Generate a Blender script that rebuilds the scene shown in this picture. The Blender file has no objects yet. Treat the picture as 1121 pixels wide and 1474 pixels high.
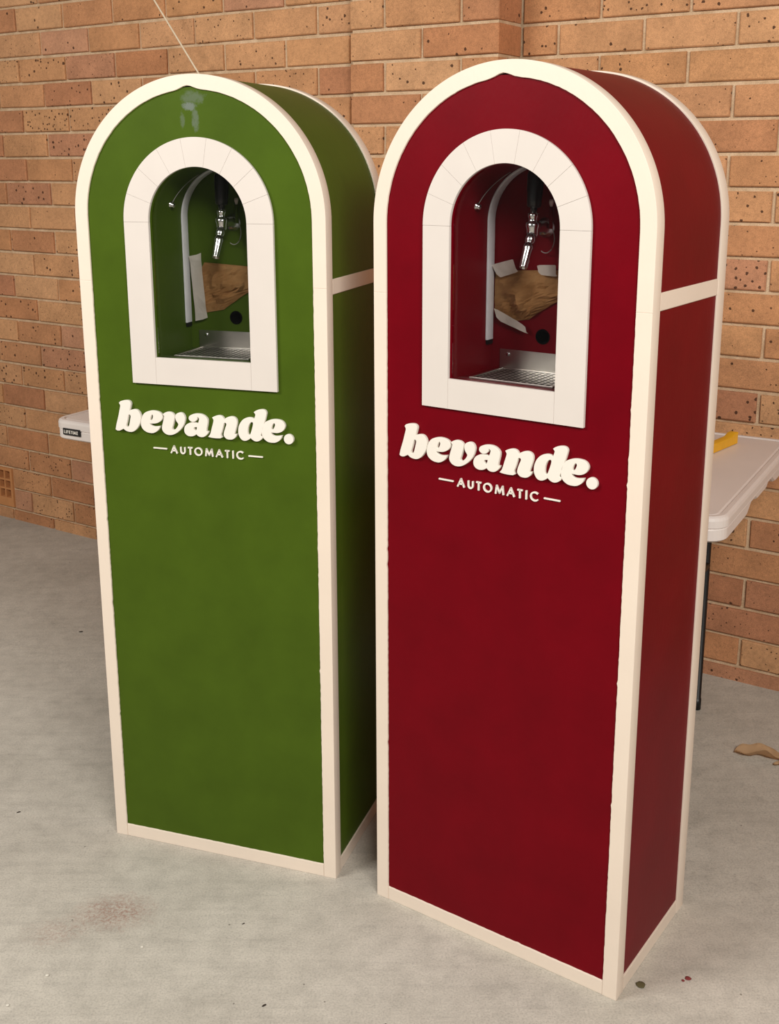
import bpy, bmesh, math, random
from math import sin, cos, pi, atan2, sqrt
from mathutils import Vector, Matrix, noise

random.seed(7)
SC = bpy.context.scene
COL = SC.collection

# ------------------------------------------------------------------ camera
CAM_H, FPX, CY, PITCH, ROLL = 1.4244, 1604.04, 622.3, -0.2386, 0.0025
cam_d = bpy.data.cameras.new('camera')
cam = bpy.data.objects.new('camera', cam_d)
COL.objects.link(cam)
cam_d.sensor_fit = 'HORIZONTAL'
cam_d.sensor_width = 36.0
cam_d.lens = 36.0 * FPX / 1121.0
cam_d.shift_y = -(737.0 - CY) / 1121.0
cam_d.clip_start = 0.02
cam.matrix_world = (Matrix.Translation((0, 0, CAM_H)) @ Matrix.Rotation(pi / 2 + PITCH, 4, 'X')
                    @ Matrix.Rotation(-ROLL, 4, 'Z'))
SC.camera = cam

# ------------------------------------------------------------------ world, lamps, exposure
world = bpy.data.worlds.new('world')
SC.world = world
world.use_nodes = True
bgn = world.node_tree.nodes['Background']
bgn.inputs[0].default_value = (1.0, 0.95, 0.89, 1)
bgn.inputs[1].default_value = 0.15


def area_light(name, loc, target, sx, sy, power, color):
    d = bpy.data.lights.new(name, 'AREA')
    d.shape = 'RECTANGLE'
    d.size, d.size_y, d.energy, d.color = sx, sy, power, color
    o = bpy.data.objects.new(name, d)
    COL.objects.link(o)
    o.location = loc
    o.rotation_euler = (Vector(target) - Vector(loc)).to_track_quat('-Z', 'Y').to_euler()
    return o


area_light('ceiling_lamp', (0.85, -0.95, 2.75), (0.1, 2.0, 0.6), 1.6, 0.7, 110, (1.0, 0.955, 0.89))
area_light('ceiling_lamp', (-2.5, 0.7, 2.7), (-0.3, 2.0, 0.7), 1.2, 0.6, 74, (1.0, 0.955, 0.89))

SC.view_settings.view_transform = 'Standard'
SC.view_settings.look = 'None'
SC.view_settings.exposure = 0.0
SC.view_settings.gamma = 1.0
SC.view_settings.use_curve_mapping = False

# ------------------------------------------------------------------ measures of the place
WA = -0.5707                       # direction of the brick wall in plan
DL, DR, DP = 2.8013, 2.9052, 2.7650  # distance of left wall, right wall and pier face
PU0, PU1 = -1.9060, -1.4310        # pier along the wall
Z0 = 0.0690                        # underside of the first full brick course
CP = 0.086                         # course height
UL, UR = -3.3689, -1.3248          # a perpend joint in the odd courses
CW, CZS, CD = 0.512, 1.3208, 0.3188  # cabinet width, springing height, depth
HW = CW / 2


def wpt(u, d, z):
    return Vector((u * cos(WA) - d * sin(WA), u * sin(WA) + d * cos(WA), z))


def floor_z(x, y):
    d = -x * sin(WA) + y * cos(WA)
    return 0.0 if d < 1.95 else (d - 1.95) * 0.022 / 0.95


# ------------------------------------------------------------------ object helpers
def tag(o, label=None, cat=None, group=None, kind=None):
    for k, v in (('label', label), ('category', cat), ('group', group), ('kind', kind)):
        if v:
            o[k] = v
    return o


def empty(name, loc=(0, 0, 0), rz=0.0):
    o = bpy.data.objects.new(name, None)
    COL.objects.link(o)
    o.empty_display_size = 0.05
    o.location = loc
    o.rotation_euler = (0, 0, rz)
    return o


def mobj(name, me, mat, parent=None, smooth=False):
    o = bpy.data.objects.new(name, me)
    COL.objects.link(o)
    if mat and not me.materials:
        me.materials.append(mat)
    if smooth:
        for p in me.polygons:
            p.use_smooth = True
    if parent:
        o.parent = parent
    return o


def pydata(name, v, f):
    me = bpy.data.meshes.new(name)
    me.from_pydata([tuple(q) for q in v], [], f)
    me.update()
    return me


def bm_mesh(name, bm):
    me = bpy.data.meshes.new(name)
    bmesh.ops.recalc_face_normals(bm, faces=bm.faces)
    bm.to_mesh(me)
    bm.free()
    return me


def plate(name, loops, y0, y1, bevel=0.0):
    """2D loops (x, z) filled with holes, given depth from y0 to y1 and rounded edges."""
    cu = bpy.data.curves.new(name, 'CURVE')
    cu.dimensions = '2D'
    cu.fill_mode = 'BOTH'
    for lp in loops:
        s = cu.splines.new('POLY')
        s.points.add(len(lp) - 1)
        for p, q in zip(s.points, lp):
            p.co = (q[0], q[1], 0, 1)
        s.use_cyclic_u = True
    cu.extrude = (y1 - y0) / 2 - bevel
    cu.bevel_depth = bevel
    cu.bevel_resolution = 1
    cu.offset = -bevel
    o = bpy.data.objects.new(name, cu)
    me = bpy.data.meshes.new_from_object(o)
    bpy.data.objects.remove(o)
    bpy.data.curves.remove(cu)
    yc = (y0 + y1) / 2
    for v in me.vertices:
        x, y, z = v.co
        v.co = (x, yc - z, y)
    me.name = name
    for p in me.polygons:
        p.use_smooth = True
    me.set_sharp_from_angle(angle=math.radians(28))
    me.materials.clear()
    return me


def box_mesh(name, x0, x1, y0, y1, z0, z1, bevel=0.0):
    bm = bmesh.new()
    bmesh.ops.create_cube(bm, size=1)
    for v in bm.verts:
        v.co = ((x0 + x1) / 2 + v.co.x * (x1 - x0), (y0 + y1) / 2 + v.co.y * (y1 - y0), (z0 + z1) / 2 + v.co.z * (z1 - z0))
    if bevel:
        bmesh.ops.bevel(bm, geom=bm.edges[:], offset=bevel, segments=2, affect='EDGES')
    return bm_mesh(name, bm)


def ring_mesh(bm, rings, cap0=True, cap1=True):
    vs = [[bm.verts.new(p) for p in r] for r in rings]
    n = len(vs[0])
    for a, b in zip(vs, vs[1:]):
        for i in range(n):
            bm.faces.new((a[i], a[(i + 1) % n], b[(i + 1) % n], b[i]))
    if cap0:
        bm.faces.new(vs[0][::-1])
    if cap1:
        bm.faces.new(vs[-1])


def lathe(bm, p0, axis, prof, n=20):
    """prof: list of (distance along axis, radius)."""
    axis = Vector(axis).normalized()
    q = axis.to_track_quat('Z', 'Y')
    p0 = Vector(p0)
    rings = []
    for t, r in prof:
        rings.append([p0 + q @ Vector((r * cos(2 * pi * i / n), r * sin(2 * pi * i / n), t)) for i in range(n)])
    ring_mesh(bm, rings)


def tube(bm, pts, r, n=8):
    pts = [Vector(p) for p in pts]
    rings = []
    for i, p in enumerate(pts):
        t = (pts[min(i + 1, len(pts) - 1)] - pts[max(i - 1, 0)]).normalized()
        ref = Vector((0, 0, 1)) if abs(t.z) < 0.9 else Vector((1, 0, 0))
        a = t.cross(ref).normalized()
        b = t.cross(a)
        rr = r[i] if isinstance(r, (list, tuple)) else r
        rings.append([p + a * rr * cos(2 * pi * k / n) + b * rr * sin(2 * pi * k / n) for k in range(n)])
    ring_mesh(bm, rings)


# ------------------------------------------------------------------ materials
def srgb(r, g, b):
    f = lambda c: (c / 255 / 12.92) if c / 255 <= 0.04045 else ((c / 255 + 0.055) / 1.055) ** 2.4
    return (f(r), f(g), f(b), 1)


class NT:
    def __init__(self, name):
        self.m = bpy.data.materials.new(name)
        self.m.use_nodes = True
        self.t = self.m.node_tree
        self.b = self.t.nodes['Principled BSDF']
        self.out = self.t.nodes['Material Output']

    def n(self, typ, **kw):
        o = self.t.nodes.new(typ)
        for k, v in kw.items():
            setattr(o, k, v)
        return o

    def l(self, a, b):
        self.t.links.new(a, b)

    def noise(self, vec, scale, detail=3, rough=0.55):
        o = self.n('ShaderNodeTexNoise')
        o.inputs['Scale'].default_value = scale
        o.inputs['Detail'].default_value = detail
        o.inputs['Roughness'].default_value = rough
        if vec:
            self.l(vec, o.inputs['Vector'])
        return o.outputs['Fac']

    def ramp(self, fac, stops, interp='LINEAR'):
        o = self.n('ShaderNodeValToRGB')
        o.color_ramp.interpolation = interp
        e = o.color_ramp.elements
        while len(e) < len(stops):
            e.new(0.5)
        for i, (p, c) in enumerate(stops):
            e[i].position = p
            e[i].color = c if isinstance(c, (tuple, list)) else (c, c, c, 1)
        self.l(fac, o.inputs['Fac'])
        return o.outputs['Color']

    def mix(self, fac, a, b, mode='MIX'):
        o = self.n('ShaderNodeMix', data_type='RGBA', blend_type=mode)
        for s, v in ((o.inputs[0], fac), (o.inputs[6], a), (o.inputs[7], b)):
            if hasattr(v, 'is_linked'):
                self.l(v, s)
            else:
                s.default_value = v
        return o.outputs[2]

    def math(self, op, a, b=None, c=None):
        o = self.n('ShaderNodeMath', operation=op)
        for s, v in zip(o.inputs, (a, b, c)):
            if v is None:
                continue
            if hasattr(v, 'is_linked'):
                self.l(v, s)
            else:
                s.default_value = v
        return o.outputs[0]

    def bump(self, h, strength, dist):
        o = self.n('ShaderNodeBump')
        o.inputs['Strength'].default_value = strength
        o.inputs['Distance'].default_value = dist
        self.l(h, o.inputs['Height'])
        self.l(o.outputs[0], self.b.inputs['Normal'])


def paint(name, col, rough=0.45, var=0.12, bump=0.15, scale=9.0, spec=0.4):
    t = NT(name)
    tc = t.n('ShaderNodeTexCoord').outputs['Object']
    n1 = t.noise(tc, scale, 4)
    f = t.ramp(n1, [(0.3, 1 - var), (0.7, 1 + var * 0.4)])
    t.l(t.mix(1.0, srgb(*col), f, 'MULTIPLY'), t.b.inputs['Base Color'])
    t.b.inputs['Roughness'].default_value = rough
    t.b.inputs['Specular IOR Level'].default_value = spec
    mp = t.n('ShaderNodeMapping')
    mp.inputs['Scale'].default_value = (160, 160, 60)
    t.l(tc, mp.inputs['Vector'])
    t.bump(t.noise(mp.outputs[0], 1.0, 4), bump, 0.001)
    return t.m


def simple(name, col, rough=0.5, metal=0.0, spec=0.5):
    t = NT(name)
    tc = t.n('ShaderNodeTexCoord').outputs['Object']
    f = t.ramp(t.noise(tc, 40, 3), [(0.3, 0.9), (0.7, 1.0)])
    t.l(t.mix(1.0, srgb(*col), f, 'MULTIPLY'), t.b.inputs['Base Color'])
    t.b.inputs['Roughness'].default_value = rough
    t.b.inputs['Metallic'].default_value = metal
    t.b.inputs['Specular IOR Level'].default_value = spec
    return t.m


def brick_material():
    t = NT('speckled_brick')
    tc = t.n('ShaderNodeTexCoord').outputs['Object']
    oi = t.n('ShaderNodeObjectInfo')
    ge = t.n('ShaderNodeNewGeometry')
    r = t.math('FRACT', t.math('ADD', oi.outputs['Random'], ge.outputs['Random Per Island']))
    cx = t.n('ShaderNodeCombineXYZ')
    t.l(t.math('MULTIPLY', r, 37.0), cx.inputs[0])
    t.l(t.math('MULTIPLY', r, 91.0), cx.inputs[1])
    t.l(t.math('MULTIPLY', r, 53.0), cx.inputs[2])
    va = t.n('ShaderNodeVectorMath', operation='ADD')
    t.l(tc, va.inputs[0])
    t.l(cx.outputs[0], va.inputs[1])
    v = va.outputs[0]
    base = t.ramp(r, [(0.0, srgb(*BR[0])), (0.2, srgb(*BR[1])), (0.4, srgb(*BR[2])), (0.58, srgb(*BR[3])),
                      (0.75, srgb(*BR[4])), (0.9, srgb(*BR[5])), (1.0, srgb(*BR[6]))])
    cloud = t.ramp(t.noise(v, 11, 4), [(0.3, 0.84), (0.7, 1.1)])
    c = t.mix(1.0, base, cloud, 'MULTIPLY')
    grain_h = t.noise(v, 420, 3, 0.7)
    c = t.mix(1.0, c, t.ramp(grain_h, [(0.3, 0.72), (0.5, 1.0), (0.72, 1.22)]), 'MULTIPLY')
    c = t.mix(1.0, c, t.ramp(t.noise(v, 95, 4, 0.7), [(0.3, 0.82), (0.5, 1.0), (0.7, 1.1)]), 'MULTIPLY')
    # iron pits, many on some bricks, few on others
    vo = t.n('ShaderNodeTexVoronoi')
    vo.inputs['Scale'].default_value = 78
    t.l(v, vo.inputs['Vector'])
    sep = t.n('ShaderNodeSeparateColor')
    t.l(vo.outputs['Color'], sep.inputs[0])
    r2 = t.math('FRACT', t.math('MULTIPLY', r, 7.31))
    thr = t.math('SUBTRACT', 0.965, t.math('MULTIPLY', t.math('POWER', r2, 1.1), 0.68))
    on = t.math('GREATER_THAN', sep.outputs[0], thr)
    size = t.math('MULTIPLY_ADD', t.math('POWER', sep.outputs[1], 2.2), 0.30, 0.09)
    wob = t.math('MULTIPLY_ADD', t.noise(v, 260, 2), 0.3, -0.15)
    near = t.math('LESS_THAN', t.math('ADD', vo.outputs['Distance'], wob), size)
    pit = t.math('MULTIPLY', on, near)
    fine = t.ramp(t.noise(v, 210, 2), [(0.66, 0.0), (0.72, 0.7)])
    fine = t.math('MULTIPLY', fine, r2)
    pit2 = t.math('MAXIMUM', pit, t.math('MULTIPLY', fine, 0.6))
    c = t.mix(t.math('MULTIPLY', pit2, 0.88), c, srgb(58, 34, 22))
    t.l(c, t.b.inputs['Base Color'])
    t.b.inputs['Roughness'].default_value = 0.85
    t.b.inputs['Specular IOR Level'].default_value = 0.25
    h = t.math('SUBTRACT', t.math('MULTIPLY', grain_h, 0.5), pit2)
    t.bump(h, 0.5, 0.0016)
    return t.m


BR = [(192, 137, 95), (205, 154, 111), (186, 127, 88), (207, 158, 116), (199, 145, 100), (182, 124, 91), (197, 146, 114)]


def mortar_material():
    t = NT('mortar')
    tc = t.n('ShaderNodeTexCoord').outputs['Object']
    c = t.ramp(t.noise(tc, 30, 5), [(0.3, srgb(196, 166, 132)), (0.7, srgb(222, 196, 164))])
    c = t.mix(1.0, c, t.ramp(t.noise(tc, 500, 2), [(0.3, 0.8), (0.7, 1.1)]), 'MULTIPLY')
    t.l(c, t.b.inputs['Base Color'])
    t.b.inputs['Roughness'].default_value = 0.95
    t.b.inputs['Specular IOR Level'].default_value = 0.1
    t.bump(t.noise(tc, 400, 4), 0.5, 0.002)
    return t.m


def concrete_material():
    t = NT('concrete_slab')
    tc = t.n('ShaderNodeTexCoord').outputs['Object']
    c = t.ramp(t.noise(tc, 2.2, 5, 0.6), [(0.3, srgb(180, 174, 163)), (0.5, srgb(193, 187, 176)), (0.72, srgb(202, 196, 185))])
    c = t.mix(1.0, c, t.ramp(t.noise(tc, 260, 4, 0.75), [(0.28, 0.66), (0.5, 1.0), (0.75, 1.16)]), 'MULTIPLY')
    c = t.mix(1.0, c, t.ramp(t.noise(tc, 24, 5, 0.65), [(0.3, 0.86), (0.6, 1.03)]), 'MULTIPLY')
    # trowel streaks
    mp = t.n('ShaderNodeMapping')
    mp.inputs['Scale'].default_value = (5, 60, 1)
    mp.inputs['Rotation'].default_value = (0, 0, 0.35)
    t.l(tc, mp.inputs['Vector'])
    c = t.mix(1.0, c, t.ramp(t.noise(mp.outputs[0], 1, 3), [(0.25, 0.9), (0.5, 1.0)]), 'MULTIPLY')
    # sparse dark flecks
    vo = t.n('ShaderNodeTexVoronoi')
    vo.inputs['Scale'].default_value = 26
    t.l(tc, vo.inputs['Vector'])
    sep = t.n('ShaderNodeSeparateColor')
    t.l(vo.outputs['Color'], sep.inputs[0])
    fl = t.math('MULTIPLY', t.math('GREATER_THAN', sep.outputs[0], 0.8), t.math('LESS_THAN', vo.outputs['Distance'], 0.055))
    c = t.mix(t.math('MULTIPLY', fl, 0.6), c, srgb(70, 62, 52))
    # scuffed red-brown rub marks in front of the green cabinet
    for (px, py), rad, amt in (((-0.54, 1.895), 0.075, 0.62), ((-0.64, 1.835), 0.055, 0.32), ((-0.80, 1.83), 0.05, 0.25)):
        vd = t.n('ShaderNodeVectorMath', operation='DISTANCE')
        mp2 = t.n('ShaderNodeMapping')
        mp2.inputs['Scale'].default_value = (0.8, 1.15, 0)
        t.l(tc, mp2.inputs['Vector'])
        t.l(mp2.outputs[0], vd.inputs[0])
        vd.inputs[1].default_value = (px * 0.8, py * 1.15, 0)
        rag = t.math('MULTIPLY_ADD', t.noise(tc, 45, 5, 0.8), 0.10, -0.05)
        m = t.ramp(t.math('ADD', vd.outputs['Value'], rag), [(rad * 0.3, amt), (rad, 0.0)])
        m = t.math('MULTIPLY', m, t.ramp(t.noise(tc, 140, 4, 0.8), [(0.42, 0.0), (0.6, 1.0)]))
        c = t.mix(m, c, srgb(140, 84, 66))
    t.l(c, t.b.inputs['Base Color'])
    t.b.inputs['Roughness'].default_value = 0.62
    t.b.inputs['Specular IOR Level'].default_value = 0.35
    t.bump(t.noise(tc, 180, 5, 0.7), 0.25, 0.0012)
    return t.m


def green_panel_material():
    """green paint with the grey smear of sanded filler near the top of the front panel"""
    m = paint('green_front_paint', (68, 89, 20), 0.42, 0.13, 0.2, 9.0, 0.1)
    t = NT.__new__(NT)
    t.m, t.t = m, m.node_tree
    t.b = t.t.nodes['Principled BSDF']
    tc = t.n('ShaderNodeTexCoord').outputs['Object']
    src = t.b.inputs['Base Color'].links[0].from_socket
    sx = t.n('ShaderNodeSeparateXYZ')
    t.l(tc, sx.inputs[0])
    x, z = sx.outputs[0], sx.outputs[2]

    def blob(cx, cz, rx, rz, amt):
        a = t.math('POWER', t.math('DIVIDE', t.math('SUBTRACT', x, cx), rx), 2)
        b = t.math('POWER', t.math('DIVIDE', t.math('SUBTRACT', z, cz), rz), 2)
        d = t.math('ADD', t.math('ADD', a, b), t.math('MULTIPLY_ADD', t.noise(tc, 90, 5, 0.8), 3.4, -1.7))
        return t.ramp(d, [(0.2, amt), (1.0, 0.0)])
    k = blob(-0.004, 1.522, 0.017, 0.009, 0.75)
    for bl in (blob(0.004, 1.535, 0.026, 0.014, 0.35), blob(0.006, 1.498, 0.008, 0.022, 0.42), blob(-0.02, 1.50, 0.006, 0.016, 0.3)):
        k = t.math('MAXIMUM', k, bl)
    t.l(t.mix(k, src, srgb(116, 124, 120)), t.b.inputs['Base Color'])
    return m


def glass_material():
    t = NT('clear_acrylic')
    tr = t.n('ShaderNodeBsdfTransparent')
    tr.inputs[0].default_value = (0.98, 0.98, 0.98, 1)
    gl = t.n('ShaderNodeBsdfGlossy')
    gl.inputs['Roughness'].default_value = 0.03
    fr = t.n('ShaderNodeFresnel')
    fr.inputs['IOR'].default_value = 1.49
    mx = t.n('ShaderNodeMixShader')
    t.l(t.math('MULTIPLY', fr.outputs[0], 0.35), mx.inputs[0])
    t.l(tr.outputs[0], mx.inputs[1])
    t.l(gl.outputs[0], mx.inputs[2])
    t.l(mx.outputs[0], t.out.inputs['Surface'])
    return t.m


def paper_material():
    t = NT('kraft_paper')
    tc = t.n('ShaderNodeTexCoord').outputs['Object']
    c = t.ramp(t.noise(tc, 25, 4), [(0.3, srgb(186, 134, 78)), (0.7, srgb(216, 168, 110))])
    t.l(c, t.b.inputs['Base Color'])
    t.b.inputs['Roughness'].default_value = 0.8
    t.bump(t.noise(tc, 90, 4), 0.5, 0.002)
    return t.m


M = dict(
    brick=brick_material(), mortar=mortar_material(), floor=concrete_material(),
    trim=paint('cream_trim_paint', (231, 216, 200), 0.4, 0.03, 0.25),
    white=paint('white_acrylic_paint', (214, 206, 199), 0.5, 0.03, 0.1),
    letter=paint('white_letter_paint', (232, 226, 216), 0.5, 0.02, 0.1),
    green_front=green_panel_material(),
    green=paint('green_paint', (68, 89, 20), 0.42, 0.13, 0.2, 9.0, 0.1),
    red=paint('dark_red_paint', (108, 0, 15), 0.42, 0.13, 0.2, 9.0, 0.1),
    steel=simple('brushed_steel', (200, 196, 190), 0.32, 1.0),
    chrome=simple('chrome', (225, 225, 225), 0.2, 1.0),
    black=simple('black_plastic', (16, 16, 16), 0.35),
    hole=simple('black_rubber', (6, 6, 6), 0.9, 0, 0.1),
    led=simple('milky_diffuser', (226, 226, 230), 0.35),
    paper=paper_material(), tape=simple('masking_tape', (240, 233, 224), 0.7),
    glass=glass_material(),
    plastic=paint('white_table_plastic', (224, 214, 208), 0.42, 0.04, 0.15, 6),
    legblack=simple('black_steel', (18, 17, 18), 0.4),
    badge=simple('black_badge', (30, 28, 28), 0.4),
    yellow=simple('yellow_plastic', (236, 176, 20), 0.4),
    cord=simple('cream_cord', (232, 214, 186), 0.7),
    terracotta=simple('terracotta', (204, 142, 92), 0.85, 0, 0.2),
    leaf=simple('dry_leaf', (224, 190, 148), 0.7), leafdark=simple('olive_leaf', (92, 84, 54), 0.8),
    redscrap=simple('red_scrap', (130, 52, 52), 0.7), chip=simple('white_chip', (225, 220, 208), 0.8),
    twig=simple('dark_twig', (52, 42, 34), 0.9), wire=simple('grey_wire', (150, 146, 142), 0.4),
    pink=simple('pale_tip', (220, 200, 196), 0.5),
)
GLYPHS = [
 [[(-188.5,72.2,1),(-185.6,75.3,0),(-180.3,77.2,0),(-174,78.4,0),(-167.8,78.4,0),(-163.4,76.1,0),(-162,71.9,0),(-163,66.9,0),(-164.5,61.7,0),(-165.3,58.5,1),(-161.3,60.2,0),(-155.1,61.5,0),(-149.4,60.8,0),(-144.7,57,0),(-142.1,51.6,0),(-141.5,45.5,0),(-142.9,37.2,0),(-146.5,29.5,0),(-151.6,22.5,0),(-157.8,17.5,0),(-164,15.4,0),(-170.3,15.5,0),(-176.7,17.2,0),(-181.5,20.6,1),(-185.2,18.6,0),(-190.4,16.2,0),(-195.8,16.1,0),(-199.2,18.3,0),(-198.8,21.5,0),(-196.9,29.1,0),(-194.8,35.7,0),(-191.7,45.2,0),(-188.1,58.4,0),(-186,66.7,0),(-187.1,69.7,0)],
  [(-167.3,50.1,0),(-164.9,49.6,0),(-164.1,46.6,0),(-165.1,42,0),(-166.8,34.5,0),(-168.9,27.9,0),(-171.7,24.6,0),(-174.4,25.3,0),(-174.9,27.9,0),(-173.1,33.6,0),(-170.6,42,0),(-169.1,47.7,0)]],
 [[(-119.2,61.1,0),(-111.1,61.6,0),(-103,60.4,0),(-97.4,57.7,0),(-93.8,53.4,0),(-93.6,49.1,0),(-95.7,44.4,0),(-100.6,40.1,0),(-106.7,37.2,0),(-113.7,35.9,0),(-122.1,35.5,1),(-119.8,32.3,0),(-115.7,30.3,0),(-109.6,30.1,0),(-99.8,31.8,1),(-101.9,26.6,0),(-106.4,21.5,0),(-112.4,17.9,0),(-117.5,16.4,0),(-125.7,16.7,0),(-132.9,19.1,0),(-139.2,24.4,0),(-141.8,31.1,0),(-141.6,38.3,0),(-139.9,44.8,0),(-135.9,52.5,0),(-129.3,57.9,0)],
  [(-115.5,53.6,0),(-114.2,51.3,0),(-114.9,47.6,0),(-116.7,43.8,0),(-119.1,41.9,0),(-120.8,42.8,0),(-120,46.4,0),(-118.2,50.7,0)]],
 [[(-92.3,55.6,1),(-89.8,58.4,0),(-84.9,60.7,0),(-79,61.5,0),(-73,60.4,0),(-69,57.5,0),(-67.1,53,0),(-67.8,47.7,0),(-69.6,41.3,0),(-71.9,33.9,0),(-73.5,29.3,0),(-72.5,27,0),(-69.3,26.6,0),(-65.9,28.7,0),(-62,33.3,0),(-59.7,38,0),(-60.7,40.5,0),(-63.8,44.8,0),(-65.3,49.4,0),(-65.7,53.2,0),(-64,57.4,0),(-60.7,60.2,0),(-56.3,61.7,0),(-50.9,61.3,0),(-46.9,58.2,0),(-44.9,53.7,0),(-44.7,48.6,0),(-47,40.4,0),(-51.2,32.8,0),(-58.4,25.1,0),(-66.2,19.5,0),(-74.1,16.2,0),(-82,15.5,0),(-89.1,17.6,0),(-94.2,22.5,0),(-95.8,27.6,0),(-94.9,33.9,0),(-92.5,42.2,0),(-90.2,50.4,0),(-89.9,52.7,0)]],
 [[(-36.6,52.8,0),(-34.8,56.6,0),(-30,59.6,0),(-23.3,61.6,0),(-15.7,62.3,0),(-8,61.4,0),(-1.3,58.2,0),(3.1,53.3,0),(3.9,48.3,0),(2.6,40.4,0),(0.9,33.2,0),(0.3,28.9,1),(4.3,29.3,1),(3.9,26.4,0),(1.6,23,0),(-2.1,19.4,0),(-7.2,16.9,0),(-13.5,16.7,0),(-18.3,18.5,0),(-21.5,21.5,1),(-25.1,18.7,0),(-30.8,16.6,0),(-37.6,16.5,0),(-43.1,18.8,0),(-46.6,23.1,0),(-47.5,28.2,0),(-46.3,33.6,0),(-43,38.4,0),(-37.3,42.1,0),(-30.6,43.8,0),(-22.9,44.1,0),(-17.1,42.9,1),(-15.7,47,0),(-14.4,52.3,0),(-15.7,54.5,0),(-17.9,55.4,1),(-18.3,51.7,0),(-20.6,48.4,0),(-24.8,45.7,0),(-29.6,45.3,0),(-34,47.2,0),(-36.3,49.9,0)],
  [(-25,34.9,1),(-19.7,35.7,1),(-20.6,31.6,0),(-22.9,28.4,0),(-25.9,30.3,0),(-26.6,32.8,0)]],
 [[(13.5,57,1),(17.6,59.3,0),(23.2,61.3,0),(28.7,62.1,0),(33.9,60.9,0),(37.2,58.1,0),(38.7,54.7,1),(42.8,58.1,0),(48.2,60.6,0),(54.6,61.8,0),(60.1,60.7,0),(64.3,57.2,0),(65.7,52,0),(64.8,45.1,0),(62.8,38,0),(60.3,30,0),(59.3,27.5,1),(64.5,28.6,1),(63.3,24.6,0),(60.2,20.3,0),(55.3,17.2,0),(49.7,16.2,0),(43.2,17,0),(38.5,20.5,0),(36.7,24.5,0),(37.7,30.6,0),(40.2,37.8,0),(42.8,44.1,0),(42.7,47.5,0),(40.3,48.4,0),(38.1,46.8,0),(36.4,41.4,0),(34.3,34.3,0),(32.2,28,0),(30.9,24.4,0),(31.9,21.1,0),(33.4,19.5,1),(29.3,17.1,1),(20.8,16.6,0),(11.4,16.9,0),(3.3,18.3,1),(7.4,23.1,0),(9.6,28.6,0),(12.6,38.5,0),(15.6,48.4,0),(16.2,52.3,0),(14.9,54.7,0)]],
 [[(101,73.2,1),(105.5,76.5,0),(112.4,79,0),(119.9,79.8,0),(125.1,77.9,0),(127.3,73.4,0),(126.2,67.3,0),(124.2,59.9,0),(121.6,52,0),(119.2,42.3,0),(116.6,35.4,0),(114.3,29.5,0),(115.7,27.8,0),(118.6,28.6,1),(117.6,24.1,0),(113.7,20.2,0),(108,17.3,0),(102.2,17.1,0),(96.8,19.5,0),(93.1,22.7,1),(89.1,19.3,0),(82.7,16.5,0),(76.1,17.1,0),(71.2,21.3,0),(67.9,28.5,0),(67.6,36.2,0),(69.1,44.1,0),(73.6,52.6,0),(80.4,59.1,0),(88.6,62.2,0),(95.6,62.3,0),(101.5,60.2,1),(103.1,64.8,0),(104.1,68.7,0),(103.2,70.8,0)],
  [(94.8,53.2,0),(98.3,53.4,0),(98.7,49.9,0),(97,43.1,0),(94.4,35,0),(92.2,29.7,0),(89.9,28.6,0),(87.7,30.6,0),(87.5,36.1,0),(88.4,42.3,0),(90.9,48.7,0)]],
 [[(138.4,61.9,0),(146.4,62.7,0),(155.5,61.6,0),(161.3,58.3,0),(164.3,52.9,0),(163.8,47.5,0),(160.4,42.1,0),(155.4,38.6,0),(147.6,36.4,0),(135.6,36.6,1),(137.5,32.9,0),(141,30.7,0),(146.7,30.4,0),(158,32.5,1),(156,26.8,0),(151.7,21.7,0),(145,17.9,0),(138.2,16.9,0),(130.1,17.5,0),(123,21.2,0),(118.7,25.9,0),(116.8,30.5,0),(116.5,36.5,0),(117.4,43.1,0),(120,50.1,0),(124.9,56.3,0),(131.7,59.8,0)],
  [(142.4,55,0),(144,52.3,0),(143,48.4,0),(140.6,43.9,0),(138.2,42.4,0),(136.7,43.6,0),(137.4,47.5,0),(139.4,52.1,0)]],
]

# ------------------------------------------------------------------ floor
FU0, FU1 = -6.0, 3.0
fv, ff = [], []
for d in (-3.5, 1.95, 2.96):
    for u in (FU0, FU1):
        q = wpt(u, d, 0)
        q.z = floor_z(q.x, q.y)
        fv.append(q)
for d in (-3.5, 2.96):
    for u in (FU0, FU1):
        q = wpt(u, d, -0.12)
        fv.append(q)
ff = [(0, 1, 3, 2), (2, 3, 5, 4), (6, 8, 9, 7), (0, 2, 4, 8, 6), (1, 7, 9, 5, 3), (4, 5, 9, 8), (0, 6, 7, 1)]
tag(mobj('floor', pydata('floor', fv, ff), M['floor']), 'grey concrete slab floor with scuffs and flecks', kind='structure')


# ------------------------------------------------------------------ brick walls
def pix(P):
    Z = P.z - CAM_H
    c, s = cos(PITCH), sin(PITCH)
    d = P.y * c + Z * s
    if d < 0.05:
        return (-9999, -9999)
    return 560.5 + FPX * P.x / d, CY - FPX * (-P.y * s + Z * c) / d


def hidden(px, py):
    """outside the picture, or behind one of the two cabinets"""
    if not (-60 < px < 1181 and -45 < py < 1060):
        return True
    if 185 < px < 500 and py > 265:
        return True
    if 480 < px < 590 and py > 300:
        return True
    if 585 < px < 960 and py > 215:
        return True
    return False


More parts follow.
